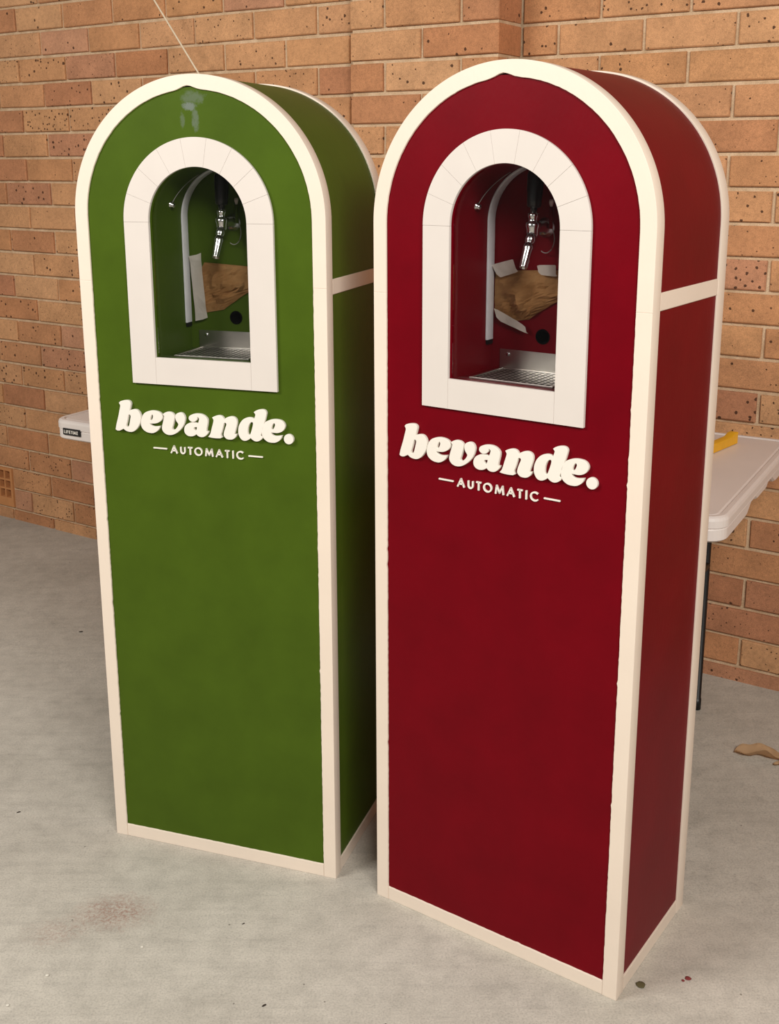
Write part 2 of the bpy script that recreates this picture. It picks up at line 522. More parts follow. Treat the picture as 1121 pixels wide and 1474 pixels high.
def brick_mesh(L, H, T, seed):
    """box with a chamfered, slightly uneven front arris; origin at the bottom middle of the face"""
    rnd = random.Random(seed)
    c = 0.0028
    j = lambda a=0.0009: rnd.uniform(-a, a)
    x0, x1 = -L / 2, L / 2
    v = []
    for x, z in ((x0, 0), (x1, 0), (x1, H), (x0, H)):
        v.append((x + j(), T, z))
    for x, z in ((x0, 0), (x1, 0), (x1, H), (x0, H)):
        v.append((x + j(), c, z + j()))
    for x, z in ((x0 + c, c), (x1 - c, c), (x1 - c, H - c), (x0 + c, H - c)):
        v.append((x + j(), j(0.0006), z + j()))
    f = [(0, 3, 2, 1), (8, 9, 10, 11)]
    for i in range(4):
        k = (i + 1) % 4
        f += [(4 + i, 4 + k, 8 + k, 8 + i), (i, k, 4 + k, 4 + i)]
    return v, f


MESHES = {}


def brick_data(L, H, T, var):
    key = (round(L, 4), round(H, 4), round(T, 4), var)
    if key not in MESHES:
        v, f = brick_mesh(L, H, T, hash(key) & 0xffff)
        me = pydata('brick', v, f)
        me.materials.append(M['brick'])
        MESHES[key] = me
    return MESHES[key]


def brick_wall(name, label, d, u0, u1, courses, T, lay, mort, hole=None):
    """mortar bed with every brick laid on it; lay(k) gives the (start, end) of the bricks in course k"""
    base = wpt(u0, d, 0)
    ztop = Z0 + CP * (courses[-1] + 1)
    loops = [[(mort[0] - u0, -0.02), (mort[1] - u0, -0.02), (mort[1] - u0, ztop), (mort[0] - u0, ztop)]]
    if hole:
        loops.append([(hole[0] - u0, hole[2]), (hole[0] - u0, hole[3]), (hole[1] - u0, hole[3]), (hole[1] - u0, hole[2])])
    w = mobj(name, plate(name, loops, 0.009, T + 0.004), M['mortar'])
    w.location = base
    w.rotation_euler = (0, 0, WA)
    tag(w, label, kind='structure')
    rest_v, rest_f = [], []
    for k in courses:
        z = Z0 + CP * k
        for (a, b) in lay(k):
            zb, H = z, 0.076
            if k == -1:
                zb, H = -0.012, z + 0.076 + 0.012
            L = b - a
            mid = (a + b) / 2
            off = random.uniform(-0.0012, 0.0012)
            px, py = pix(wpt(mid, d, zb + H / 2))
            var = random.randrange(5)
            if hidden(px, py):
                v, f = brick_mesh(L, H, T, random.random())
                o = len(rest_v)
                rest_v += [(q[0] + mid - u0, q[1] + off, q[2] + zb) for q in v]
                rest_f += [tuple(i + o for i in g) for g in f]
            else:
                br = mobj('brick', brick_data(L, H, T, var), None, w)
                br.location = (mid - u0, off, zb + random.uniform(-0.0008, 0.0008))
                br.rotation_euler = (0, random.uniform(-0.004, 0.004), random.uniform(-0.003, 0.003))
    if rest_v:
        s = mobj('brickwork', pydata('brickwork', rest_v, rest_f), M['brick'], w)
        tag(s, kind='stuff')
    return w


COURSES = list(range(-1, 29))
J = 0.010
VENT_U1, VENT_K = -3.597, (0, 1)


def lay_left(k):
    out = []
    s = UL + (0.0 if k % 2 else 0.12)
    n0 = int((-5.6 - s) / 0.24) - 1
    for n in range(n0, 40):
        a, b = s + n * 0.24 + J / 2, s + (n + 1) * 0.24 - J / 2
        a, b = max(a, -5.6), min(b, PU0 - 0.002)
        if b - a < 0.03:
            continue
        if k in VENT_K:          # leave room for the air vent
            if a >= VENT_U1 - 0.23 and b <= VENT_U1 + 0.005:
                continue
            if a < VENT_U1 and b > VENT_U1:
                a = VENT_U1 + 0.008
            elif a < VENT_U1 - 0.235 and b > VENT_U1 - 0.235:
                b = VENT_U1 - 0.243
            if b - a < 0.03:
                continue
        out.append((a, b))
    return out


def lay_right(k):
    out = []
    s = UR + (0.0 if k % 2 else 0.12)
    for n in range(-3, 20):
        a, b = s + n * 0.24 + J / 2, s + (n + 1) * 0.24 - J / 2
        a, b = max(a, PU1 + 0.004), min(b, 2.0)
        if b - a < 0.03:
            continue
        out.append((a, b))
    return out


def lay_pier(k):
    w = PU1 - PU0
    if k % 2:
        return [(PU0, PU0 + w / 2 - J / 2), (PU0 + w / 2 + J / 2, PU1)]
    return [(PU0, PU0 + 0.110), (PU0 + 0.120, PU1 - 0.120), (PU1 - 0.110, PU1)]


brick_wall('wall_left', 'speckled orange brick wall on the left of the projecting pier', DL, -5.6, PU0, COURSES, 0.10, lay_left, (-5.6, PU0 + 0.02), (VENT_U1 - 0.233, VENT_U1 - 0.004, Z0 + 0.003, Z0 + 0.159))
brick_wall('wall_right', 'speckled orange brick wall on the right of the projecting pier', DR, PU1, 2.0, COURSES, 0.10, lay_right, (PU1 - 0.02, 2.0))
brick_wall('wall_pier', 'projecting orange brick pier behind the two cabinets', DP, PU0, PU1, COURSES, 0.135, lay_pier, (PU0 + 0.004, PU1 - 0.004))

# air vent in the left wall
av = empty('air_vent', wpt(VENT_U1 - 0.235, DL, Z0 + 0.001), WA)
tag(av, 'terracotta air vent brick with square holes, low in the wall at left edge', 'air vent')
AW, AH, fr_, fb_ = 0.233, 0.160, 0.012, 0.036
mobj('vent_frame', plate('vent_frame', [[(0, 0), (AW, 0), (AW, AH), (0, AH)],
                                        [(fr_, fb_), (fr_, AH - fr_), (AW - fr_, AH - fr_), (AW - fr_, fb_)]], -0.001, 0.05, 0.0015), M['terracotta'], av)
mobj('vent_back', box_mesh('vent_back', 0.004, AW - 0.004, 0.046, 0.07, 0.004, AH - 0.004), M['terracotta'], av)
NXB, NZB = 6, 3
for i in range(1, NXB):
    x = fr_ + (AW - 2 * fr_) * i / NXB
    mobj('vent_bar', box_mesh('vent_bar', x - 0.004, x + 0.004, 0.001, 0.048, fb_ - 0.002, AH - fr_ + 0.002, 0.001), M['terracotta'], av)
for i in range(1, NZB):
    z = fb_ + (AH - fr_ - fb_) * i / NZB
    mobj('vent_bar', box_mesh('vent_bar', fr_ - 0.002, AW - fr_ + 0.002, 0.0015, 0.048, z - 0.004, z + 0.004, 0.001), M['terracotta'], av)


# ------------------------------------------------------------------ folding table
TZ = 0.752
TA = math.radians(3.0)      # angle of the table to the wall
tc_, ts_ = cos(TA), sin(TA)
fl = (-2.334, 1.974)
TL, TW = 1.793, 0.720
org = (fl[0] - 0.018 * tc_, fl[1] - 0.018 * ts_)   # front left corner of the top, in wall measures
tb = empty('folding_table', wpt(org[0], org[1], 0), WA + TA)
tag(tb, 'white plastic folding table with black legs standing against the brick wall', 'table')


def rrect(inset, z, dip=None):
    r = max(0.045 - inset, 0.008)
    x0, x1, y0, y1 = inset, TL - inset, inset, TW - inset
    pts = []

    def seg(a, b, n):
        for i in range(n):
            t = i / n
            pts.append((a[0] + (b[0] - a[0]) * t, a[1] + (b[1] - a[1]) * t))

    def arc(cx, cy, a0):
        for i in range(8):
            a = a0 + pi / 2 * i / 8
            pts.append((cx + r * cos(a), cy + r * sin(a)))
    arc(x0 + r, y0 + r, pi); seg((x0 + r, y0), (x1 - r, y0), 4)
    arc(x1 - r, y0 + r, 1.5 * pi); seg((x1, y0 + r), (x1, y1 - r), 40)
    arc(x1 - r, y1 - r, 0); seg((x1 - r, y1), (x0 + r, y1), 4)
    arc(x0 + r, y1 - r, pi / 2); seg((x0, y1 - r), (x0, y0 + r), 40)
    out = []
    for x, y in pts:
        zz = z
        if dip and (x > TL - 0.012 - inset or x < 0.012 + inset):
            e = min(y, TW - y)
            k = min(max((e - 0.215) / 0.035, 0), 1)
            k2 = min(max((e - 0.30) / 0.012, 0), 1)
            zz = z + dip * (k - 0.45 * k2)
        out.append((x, y, zz))
    return out


bm = bmesh.new()
ring_mesh(bm, [rrect(0.034, TZ - 0.0015), rrect(0.024, TZ - 0.0015), rrect(0.021, TZ - 0.0035), rrect(0.019, TZ - 0.0035), rrect(0.016, TZ), rrect(0.007, TZ),
               rrect(0.002, TZ - 0.003), rrect(0.0, TZ - 0.009), rrect(0.0, TZ - 0.023), rrect(0.0035, TZ - 0.0255), rrect(0.002, TZ - 0.028),
               rrect(0.002, TZ - 0.049, 0.018), rrect(0.007, TZ - 0.053, 0.018), rrect(0.03, TZ - 0.053, 0.018)])
mobj('tabletop', bm_mesh('tabletop', bm), M['plastic'], tb)
for lx in (0.20, TL - 0.176):
    for ly in (0.085, 0.642):
        bm = bmesh.new()
        wz = wpt(org[0] + lx * tc_ - ly * ts_, org[1] + lx * ts_ + ly * tc_, 0)
        z0 = floor_z(wz.x, wz.y) + 0.0006
        lathe(bm, (lx, ly, z0), (0, 0, 1), [(0, 0.0105), (0.03, 0.0105), (0.0305, 0.009), (TZ - 0.053 - z0 + 0.004, 0.009)], 16)
        mobj('leg', bm_mesh('leg', bm), M['legblack'], tb, True)
    for zz in (0.42,):
        bm = bmesh.new()
        tube(bm, [(lx, 0.085, zz), (lx, 0.642, zz)], 0.010, 12)
        mobj('crossbar', bm_mesh('crossbar', bm), M['legblack'], tb, True)
    bm = bmesh.new()
    s = 1 if lx < 1 else -1
    tube(bm, [(lx, TW / 2, 0.42), (lx + s * 0.36, TW / 2, 0.69)], 0.008, 10)
    mobj('brace', bm_mesh('brace', bm), M['legblack'], tb, True)

# badge with its lettering on the long front edge
BX0, BX1, BZ0, BZ1 = 0.044, 0.106, TZ - 0.038, TZ - 0.020
bd = mobj('badge', box_mesh('badge', BX0, BX1, -0.0025, 0.003, BZ0, BZ1, 0.0006), M['badge'], tb)
tag(bd, 'small black name badge')


# ------------------------------------------------------------------ stroke lettering
def stroke_loop(pts, w, closed=False):
    """flat ribbon of width w along pts -> list of quads (each a loop)"""
    pts = [Vector((p[0], p[1])) for p in pts]
    n = len(pts)
    L, R = [], []
    for i, p in enumerate(pts):
        if closed:
            a, b = pts[i - 1], pts[(i + 1) % n]
        else:
            a, b = pts[max(i - 1, 0)], pts[min(i + 1, n - 1)]
        d1 = (p - a).normalized() if (p - a).length > 1e-9 else None
        d2 = (b - p).normalized() if (b - p).length > 1e-9 else None
        t = (d1 + d2).normalized() if d1 and d2 else (d1 or d2)
        nn = Vector((-t.y, t.x))
        k = 1.0
        if d1 and d2:
            k = min(1 / max(abs(nn.dot(Vector((-d1.y, d1.x)))), 0.35), 2.2)
        L.append(p + nn * w / 2 * k)
        R.append(p - nn * w / 2 * k)
    return L, R


def letter_strokes(ch):
    """strokes in a unit cell: x 0..1, y 0..1"""
    arc = lambda a0, a1, n=20: [(0.5 + 0.5 * cos(a0 + (a1 - a0) * i / n), 0.5 + 0.5 * sin(a0 + (a1 - a0) * i / n)) for i in range(n + 1)]
    return {
        'A': [([(0, 0), (0.5, 1)], 0), ([(0.5, 1), (1, 0)], 0), ([(0.2, 0.34), (0.8, 0.34)], 0)],
        'U': [([(0, 1), (0, 0.36)] + [(0.5 - 0.5 * cos(pi * i / 10), 0.36 - 0.36 * sin(pi * i / 10)) for i in range(1, 10)] + [(1, 0.36), (1, 1)], 0)],
        'T': [([(0, 1), (1, 1)], 0), ([(0.5, 1), (0.5, 0)], 0)],
        'O': [(arc(0, 2 * pi)[:-1], 1)],
        'M': [([(0, 0), (0.12, 1)], 0), ([(0.12, 1), (0.5, 0.12)], 0), ([(0.5, 0.12), (0.88, 1)], 0), ([(0.88, 1), (1, 0)], 0)],
        'I': [([(0.5, 0), (0.5, 1)], 0)],
        'C': [([(0.5 + 0.56 * cos(a), 0.5 + 0.5 * sin(a)) for a in [0.75 + (2 * pi - 1.5) * i / 20 for i in range(21)]], 0)],
        'L': [([(0, 1), (0, 0)], 0), ([(0, 0), (1, 0)], 0)],
        'F': [([(0, 0), (0, 1)], 0), ([(0, 1), (1, 1)], 0), ([(0, 0.52), (0.85, 0.52)], 0)],
        'E': [([(0, 0), (0, 1)], 0), ([(0, 1), (1, 1)], 0), ([(0, 0), (1, 0)], 0), ([(0, 0.52), (0.85, 0.52)], 0)],
    }[ch]


def letter_mesh(ch, x0, x1, z0, z1, w, y0, y1):
    """one raised sans letter inside the given box, ink edge to ink edge; y0 is the front"""
    bm = bmesh.new()
    h = w / 2
    for pts, closed in letter_strokes(ch):
        P = [(x0 + h + (x1 - x0 - w) * px, z0 + h + (z1 - z0 - w) * pz) for px, pz in pts]
        if not closed and len(P) == 2:       # run the ends out to the edge of the box
            a, b = Vector(P[0]), Vector(P[1])
            t = (b - a).normalized() * h * 0.92
            P = [tuple(a - t), tuple(b + t)]
        L, R = stroke_loop(P, w, closed)
        n = len(P)
        fr = [(bm.verts.new((l.x, y0, l.y)), bm.verts.new((r.x, y0, r.y)), bm.verts.new((l.x, y1, l.y)), bm.verts.new((r.x, y1, r.y))) for l, r in zip(L, R)]
        rng = range(n) if closed else range(n - 1)
        for i in rng:
            a, b = fr[i], fr[(i + 1) % n]
            bm.faces.new((a[0], a[1], b[1], b[0]))
            bm.faces.new((a[2], b[2], b[3], a[3]))
            bm.faces.new((a[0], b[0], b[2], a[2]))
            bm.faces.new((a[1], a[3], b[3], b[1]))
        if not closed:
            bm.faces.new((fr[0][0], fr[0][2], fr[0][3], fr[0][1]))
            bm.faces.new((fr[-1][0], fr[-1][1], fr[-1][3], fr[-1][2]))
    return bm_mesh('letter', bm)


x = BX0 + 0.005
for ch in 'LIFETIME':
    w_ = {'I': 0.0020, 'M': 0.0078}.get(ch, 0.0054)
    mobj('letter', letter_mesh(ch, x, x + w_, BZ0 + 0.0045, BZ1 - 0.0045, 0.0018, -0.0031, -0.0022), M['letter'], bd)
    x += w_ + 0.0016


# ------------------------------------------------------------------ dispenser cabinets
def arch_pts(r, zs, zb, n=64, bump=0.0):
    """outline from bottom right, up, over the arch and down to bottom left"""
    pts = [(r, zb)]
    for i in range(n + 1):
        a = pi * i / n
        rr = r
        if bump:
            s = (a - pi / 2 - 0.03) * r
            rr = r + bump * math.exp(-(s / 0.016) ** 2)
        pts.append((rr * cos(a), zs + rr * sin(a)))
    pts.append((-r, zb))
    return pts


def smooth_loop(pts, sub=5):
    n = len(pts)
    out = []
    for i in range(n):
        p0, p1, p2, p3 = pts[i - 1], pts[i], pts[(i + 1) % n], pts[(i + 2) % n]
        v1, v2 = Vector(p1[:2]), Vector(p2[:2])
        t1 = Vector((0, 0)) if p1[2] else (v2 - Vector(p0[:2])) * 0.5
        t2 = Vector((0, 0)) if p2[2] else (Vector(p3[:2]) - v1) * 0.5
        if p1[2] and not p2[2]:
            t1 = (v2 - v1) * 0.7
        if p2[2] and not p1[2]:
            t2 = (v2 - v1) * 0.7
        for k in range(sub):
            s = k / sub
            h = v1 * (2 * s ** 3 - 3 * s ** 2 + 1) + t1 * (s ** 3 - 2 * s ** 2 + s) + v2 * (-2 * s ** 3 + 3 * s ** 2) + t2 * (s ** 3 - s ** 2)
            out.append((h.x, h.y))
    return out


def ragged(a, b, amp, rnd, step=0.006):
    """points from a to b with a slightly uneven painted edge (offset in x or z across the line)"""
    a, b = Vector(a), Vector(b)
    n = max(int((b - a).length / step), 2)
    t = (b - a).normalized()
    nn = Vector((-t.y, t.x))
    out = []
    for i in range(n + 1):
        o = 0 if i in (0, n) else rnd.uniform(-amp, amp) + (amp * 3.2 if rnd.random() < 0.02 else 0)
        q = a + (b - a) * i / n + nn * o
        out.append((q.x, q.y))
    return out


FW, FD, BDp = 0.0265, 0.0298, 0.034      # width of the trim on the front, depth at front and back
NR, SR = 0.1003, 0.1525                   # opening and outer radius of the white surround
NB, NY = 1.0615, 0.146                    # niche floor height, niche back


def paper_mesh(poly, y, amp, seed, creases, pile=None):
    """crumpled sheet filling the outline poly in the x-z plane, standing in front of y"""
    xs = [q[0] for q in poly]; zs = [q[1] for q in poly]
    N = 17
    x0, x1, z0, z1 = min(xs), max(xs), min(zs), max(zs)

    def inside(px, pz):
        c = False
        for i in range(len(poly)):
            (ax, az), (bx, bz) = poly[i - 1], poly[i]
            if (az > pz) != (bz > pz) and px < (bx - ax) * (pz - az) / (bz - az) + ax:
                c = not c
        return c

    def span(pz):
        hits = []
        for i in range(len(poly)):
            (ax, az), (bx, bz) = poly[i - 1], poly[i]
            if (az > pz) != (bz > pz):
                hits.append((bx - ax) * (pz - az) / (bz - az) + ax)
        return (min(hits), max(hits)) if len(hits) > 1 else None
    bm = bmesh.new()
    grid = []
    for j in range(N + 1):
        pz = z0 + (z1 - z0) * (0.004 + 0.992 * j / N)
        sp = span(pz)
        row = []
        for i in range(N + 1):
            px = sp[0] + (sp[1] - sp[0]) * i / N
            q = Vector((px * 26 + seed, pz * 26, seed * 1.7))
            h = abs(noise.noise(q)) + 0.5 * abs(noise.noise(q * 2.1)) + 0.3 * abs(noise.noise(q * 4.7)) + 0.15 * abs(noise.noise(q * 9))
            k = 0.0
            for (cx, cz, rr, hh) in creases:
                dd = ((px - cx) ** 2 + (pz - cz) ** 2) / rr ** 2
                k += hh * math.exp(-dd) * (0.7 + 0.6 * noise.noise(q * 2.7))
            e = min(i, N - i, j, N - j) / N
            row.append(bm.verts.new((px + 0.0015 * noise.noise(q * 3), y - 0.0008 - amp * h * min(1, 0.15 + e * 4) - k, pz + 0.0015 * noise.noise(q * 3.3))))
        grid.append(row)
    for j in range(N):
        for i in range(N):
            bm.faces.new((grid[j][i], grid[j][i + 1], grid[j + 1][i + 1], grid[j + 1][i]))
    geom = bmesh.ops.solidify(bm, geom=bm.faces[:], thickness=0.0004)
    return bm_mesh('paper', bm)


def tape_mesh(quad, y, seed):
    """strip of tape following a slightly rippled surface"""
    a, b, c, d = [Vector(q) for q in quad]
    n = 10
    bm = bmesh.new()
    rows = []
    for i in range(n + 1):
        t = i / n
        row = []
        for s in (0, 0.33, 0.67, 1):
            p = (a + (b - a) * t) * (1 - s) + (d + (c - d) * t) * s
            jag = 0.0012 * ((i in (0, n)) * (1 if int(s * 3) % 2 else -1))
            row.append(bm.verts.new((p.x + jag, y - 0.0018 * noise.noise((p.x * 60 + seed, p.y * 60, 1)), p.y + jag)))
        rows.append(row)
    for r0, r1 in zip(rows, rows[1:]):
        for k in range(3):
            bm.faces.new((r0[k], r0[k + 1], r1[k + 1], r1[k]))
    bmesh.ops.solidify(bm, geom=bm.faces[:], thickness=0.0004)
    return bm_mesh('tape', bm)


def cabinet(name, label, paintmat, frontmat, loc, rz, band0, dz, dx, lz, ldx, seed):
    rnd = random.Random(seed)
    root = empty(name, loc, rz)
    tag(root, label, 'drink dispenser', 'arched drink dispensers')
    P = lambda n, me, m, sm=False, par=None: mobj(n, me, M[m] if isinstance(m, str) else m, par or root, sm)
    zs = CZS
    # --- coloured carcass
    g = 0.003
    out = arch_pts(HW - g, zs, 0.0)
    inn = arch_pts(HW - g - 0.012, zs, 0.012)
    ropen = NR - 0.0003
    opening = [(px + dx, pz) for px, pz in arch_pts(ropen, zs - 0.001 + dz, NB + dz)]
    P('front_panel', plate('front_panel', [arch_pts(HW - FW + 0.004, zs, 0.004), opening], 0.0035, 0.0155), frontmat)
    P('side_shell', plate('side_shell', [out, inn], 0.014, CD - 0.006), paintmat)
    P('back_panel', plate('back_panel', [arch_pts(HW - 0.004, zs, 0.002)], CD - 0.016, CD - 0.004), paintmat)
    # --- front trim: two posts, arch, bottom rail
    zj = 1.203
    for s in (-1, 1):
        ie = ragged((s * (HW - FW), 0.0), (s * (HW - FW), zj), 0.00035, rnd)
        P('front_post', plate('front_post', [ie + [(s * HW, zj), (s * HW, 0.0)]], 0.0, FD, 0.0008), 'trim')
        P('back_post', plate('back_post', [ragged((s * (HW - FW), 0.0), (s * (HW - FW), zj), 0.0002, rnd, 0.02) + [(s * HW, zj), (s * HW, 0.0)]], CD - BDp, CD, 0.0008), 'trim')
    arch_in = arch_pts(HW - FW, zs, zj, 110, 0.0068)
    arch_in = [arch_in[0]] + [(q[0] + rnd.uniform(-2e-4, 2e-4), q[1] + rnd.uniform(-2e-4, 2e-4)) for q in arch_in[1:-1]] + [arch_in[-1]]
    P('front_arch', plate('front_arch', [arch_pts(HW, zs, zj, 96) + arch_in[::-1]], 0.0, FD, 0.0008), 'trim')
    P('back_arch', plate('back_arch', [arch_pts(HW, zs, zj, 96) + arch_pts(HW - FW, zs, zj, 96)[::-1]], CD - BDp, CD, 0.0008), 'trim')
    top = ragged((-(HW - FW), 0.0279), (HW - FW, 0.0279), 0.00035, rnd)
    P('front_rail', plate('front_rail', [[(-(HW - FW) + 0.0004, 0.0)] + [(max(min(q[0], HW - FW - 0.0004), -(HW - FW) + 0.0004), q[1]) for q in top] + [(HW - FW - 0.0004, 0.0)]], 0.0006, FD - 0.002, 0.001), 'trim')
    P('back_rail', plate('back_rail', [[(-(HW - FW), 0.0), (-(HW - FW), 0.028), (HW - FW, 0.028), (HW - FW, 0.0)]], CD - BDp + 0.004, CD - 0.001, 0.001), 'trim')
    for s in (-1, 1):
        x0, x1 = sorted((s * (HW - 0.012), s * (HW - 0.0003)))
        P('side_band', box_mesh('side_band', x0, x1, FD + 0.0003, CD - BDp - 0.0003, band0, band0 + 0.0278, 0.001), 'trim')
        P('side_rail', box_mesh('side_rail', x0, x1, FD + 0.0003, CD - BDp - 0.0003, 0.0, 0.029, 0.001), 'trim')
    # --- white surround of nine arch blocks, two jambs and a sill
    zc = zs - 0.0015 + dz
    sb, st = 1.0125 + dz, NB + 0.003 + dz
    gap = 0.00015
    for i in range(9):
        a0, a1 = pi * i / 9, pi * (i + 1) / 9
        lp = []
        for r, rev in ((SR, False), (NR, True)):
            da = gap / r
            seg = [(dx + r * cos(a), zc + r * sin(a)) for a in [a0 + da + (a1 - a0 - 2 * da) * k / 10 for k in range(11)]]
            lp += seg[::-1] if rev else seg
        P('surround_block', plate('surround_block', [lp], -0.003, 0.0036, 0.0003), 'white')
    for s in (-1, 1):
        xa, xb = sorted((dx + s * NR, dx + s * SR))
        P('surround_jamb', box_mesh('surround_jamb', xa, xb, -0.003, 0.0036, sb, zc - gap, 0.0003), 'white')
    P('surround_sill', box_mesh('surround_sill', dx - NR + 0.0002, dx + NR - 0.0002, -0.003, 0.0036, sb, st, 0.0003), 'white')
    # --- niche behind the opening
    nz = NB + dz
    o_ = [(px + dx, pz) for px, pz in arch_pts(ropen + 0.008, zs - 0.001 + dz, nz - 0.008)]
    i_ = [(px + dx, pz) for px, pz in arch_pts(ropen, zs - 0.001 + dz, nz)]
    P('niche_wall', plate('niche_wall', [o_, i_], 0.0158, NY), paintmat)
    hr = 0.0135
    hole = [(dx + hr * cos(2 * pi * k / 28), 1.126 + dz + hr * sin(2 * pi * k / 28)) for k in range(28)]
    P('niche_back', plate('niche_back', [o_, hole], NY, NY + 0.008), paintmat)
    bm = bmesh.new()
    lathe(bm, (dx, NY + 0.05, 1.126 + dz), (0, -1, 0), [(0, 0.0165), (0.0405, 0.0165), (0.041, 0.0134), (0.0515, 0.0134), (0.0515, 0.0118), (0.004, 0.0112)], 28)
    P('hole_sleeve', bm_mesh('hole_sleeve', bm), 'hole')
    # light strip channel along the back of the niche
    for_r = ropen - 0.0004
    led = [(px + dx, pz) for px, pz in arch_pts(for_r, zs - 0.001 + dz, 1.115 + dz)]
    led2 = [(px + dx, pz) for px, pz in arch_pts(for_r - 0.0035, zs - 0.001 + dz, 1.115 + dz)]
    P('light_channel', plate('light_channel', [led + led2[::-1]], 0.1195, 0.1415, 0.0008), 'led')
    for s in (-1, 1):
        P('channel_end', box_mesh('channel_end', dx + s * (for_r - 0.002) - 0.0025, dx + s * (for_r - 0.002) + 0.0025, 0.121, 0.140, 1.107 + dz, 1.1145 + dz, 0.0008), 'black')
    # clear pane inside the opening
    pn = [(px + dx, pz) for px, pz in arch_pts(ropen - 0.0008, zs - 0.001 + dz, nz + 0.0008)]
    # sensor on the left niche wall with its wire
    az = 1.349 + dz
    ax = dx - sqrt(max(ropen ** 2 - (az - (zs - 0.001 + dz)) ** 2, 0))
    bm = bmesh.new()
    lathe(bm, (ax - 0.001, 0.076, az), (1, 0, -0.25), [(0, 0.0072), (0.002, 0.0072), (0.003, 0.0055), (0.0065, 0.0052), (0.0085, 0.004), (0.0098, 0.0018), (0.0102, 0.0002)], 18)
    sn = P('sensor', bm_mesh('sensor', bm), 'chrome', True)
    bm = bmesh.new()
    wp = []
    for k in range(13):
        a = pi - (0.30 + 0.75 * k / 12)
        r = ropen - 0.0022 - 0.002 * sin(pi * k / 12)
        wp.append((dx + r * cos(a), 0.076 + 0.03 * (k / 12) ** 1.5, zs - 0.001 + dz + r * sin(a)))
    tube(bm, wp, 0.0007, 6)
    P('wire', bm_mesh('wire', bm), 'wire', True, sn)
    # drip tray: rim, grille bars, steel upstand with screw
    tr = P('drip_tray', plate('drip_tray', [[(dx - 0.079, 0.032), (dx + 0.079, 0.032), (dx + 0.079, 0.1435), (dx - 0.079, 0.1435)],
                                            [(dx - 0.074, 0.037), (dx - 0.074, 0.1385), (dx + 0.074, 0.1385), (dx + 0.074, 0.037)]], -0.0015, 0.0015, 0.0004), 'steel')
    for v in tr.data.vertices:      # lay the rim flat on the niche floor
        v.co = (v.co.x, v.co.z, nz + 0.0022 - v.co.y)
    pl = P('tray_pan', box_mesh('tray_pan', dx - 0.0745, dx + 0.0745, 0.0365, 0.139, nz + 0.0004, nz + 0.0012), 'hole', False, tr)
    nb = 13
    bars = []
    for k in range(nb):
        xx = dx - 0.074 + 0.148 * (k + 0.5) / nb
        P('grille_bar', box_mesh('grille_bar', xx - 0.0018, xx + 0.0018, 0.0368, 0.1387, nz + 0.0014, nz + 0.0019), 'steel', False, tr)
    for k in range(9):
        yy = 0.0375 + 0.1005 * (k + 0.5) / 9
        P('grille_bar', box_mesh('grille_bar', dx - 0.0742, dx + 0.0742, yy - 0.0017, yy + 0.0017, nz + 0.0014, nz + 0.0020), 'steel', False, tr)
    P('tray_upstand', box_mesh('tray_upstand', dx - 0.083, dx + 0.083, NY - 0.0024, NY - 0.0006, nz + 0.001, nz + 0.0365, 0.0003), 'steel')
    for s in (-1, 1):
        bm = bmesh.new()
        lathe(bm, (dx + s * 0.066, NY - 0.0022, nz + 0.028), (0, -1, 0), [(0, 0.0042), (0.0012, 0.0042), (0.0022, 0.003), (0.0026, 0.0005)], 14)
        P('screw', bm_mesh('screw', bm), 'chrome', True)
    # --- tap
    tz = dz
    bm = bmesh.new()
    lathe(bm, (dx, 0.1, 1.297 + tz), (0, 0, 1), [(0, 0.004), (0.002, 0.0085), (0.006, 0.0105), (0.016, 0.011), (0.020, 0.0125), (0.026, 0.0125), (0.0275, 0.0085), (0.034, 0.0078), (0.036, 0.0095), (0.041, 0.0095), (0.042, 0.006), (0.052, 0.006)], 24)
    tp = P('tap', bm_mesh('tap', bm), 'chrome', True)
    tag(tp, 'chrome beer tap with black handle')
    bm = bmesh.new()
    lathe(bm, (dx, NY + 0.002, 1.313 + tz), (0, -1, 0), [(0, 0.017), (0.004, 0.017), (0.006, 0.012), (0.016, 0.012), (0.0165, 0.0085), (0.046, 0.0085)], 24)
    P('shank', bm_mesh('shank', bm), 'chrome', True, tp)
    bm = bmesh.new()
    ax_ = Vector((0, 0.068 - 0.098, 1.2505 - 1.307))
    Ln = ax_.length
    lathe(bm, (dx, 0.098, 1.307 + tz), ax_, [(0, 0.0085), (Ln * 0.26, 0.0088), (Ln * 0.29, 0.0074), (Ln * 0.34, 0.0074), (Ln * 0.36, 0.0088), (Ln * 0.46, 0.0088), (Ln * 0.50, 0.0080), (Ln * 0.96, 0.0064), (Ln, 0.0064), (Ln, 0.0046), (Ln * 0.9, 0.0042)], 24)
    P('spout', bm_mesh('spout', bm), 'chrome', True, tp)
    bm = bmesh.new()
    lathe(bm, (dx, 0.1, 1.348 + tz), (0, 0.1, 1), [(0, 0.0085), (0.002, 0.0115), (0.012, 0.0125), (0.03, 0.0135), (0.052, 0.0145), (0.058, 0.013), (0.060, 0.009)], 20)
    P('handle', bm_mesh('handle', bm), 'black', True, tp)
    # loose wire ring and pale-tipped cable beside the tap
    bm = bmesh.new()
    tube(bm, [(dx + 0.006 + 0.016 * cos(a), 0.135, 1.295 + tz + 0.024 * sin(a)) for a in [0.9 - 3.0 * k / 16 for k in range(17)]], 0.0009, 6)
    P('loose_wire', bm_mesh('loose_wire', bm), 'wire', True)
    bm = bmesh.new()
    lathe(bm, (dx + 0.016, 0.132, 1.312 + tz), (0, 0, 1), [(0, 0.0035), (0.036, 0.0035)], 10)
    cb = P('cable', bm_mesh('cable', bm), paintmat, True)
    bm = bmesh.new()
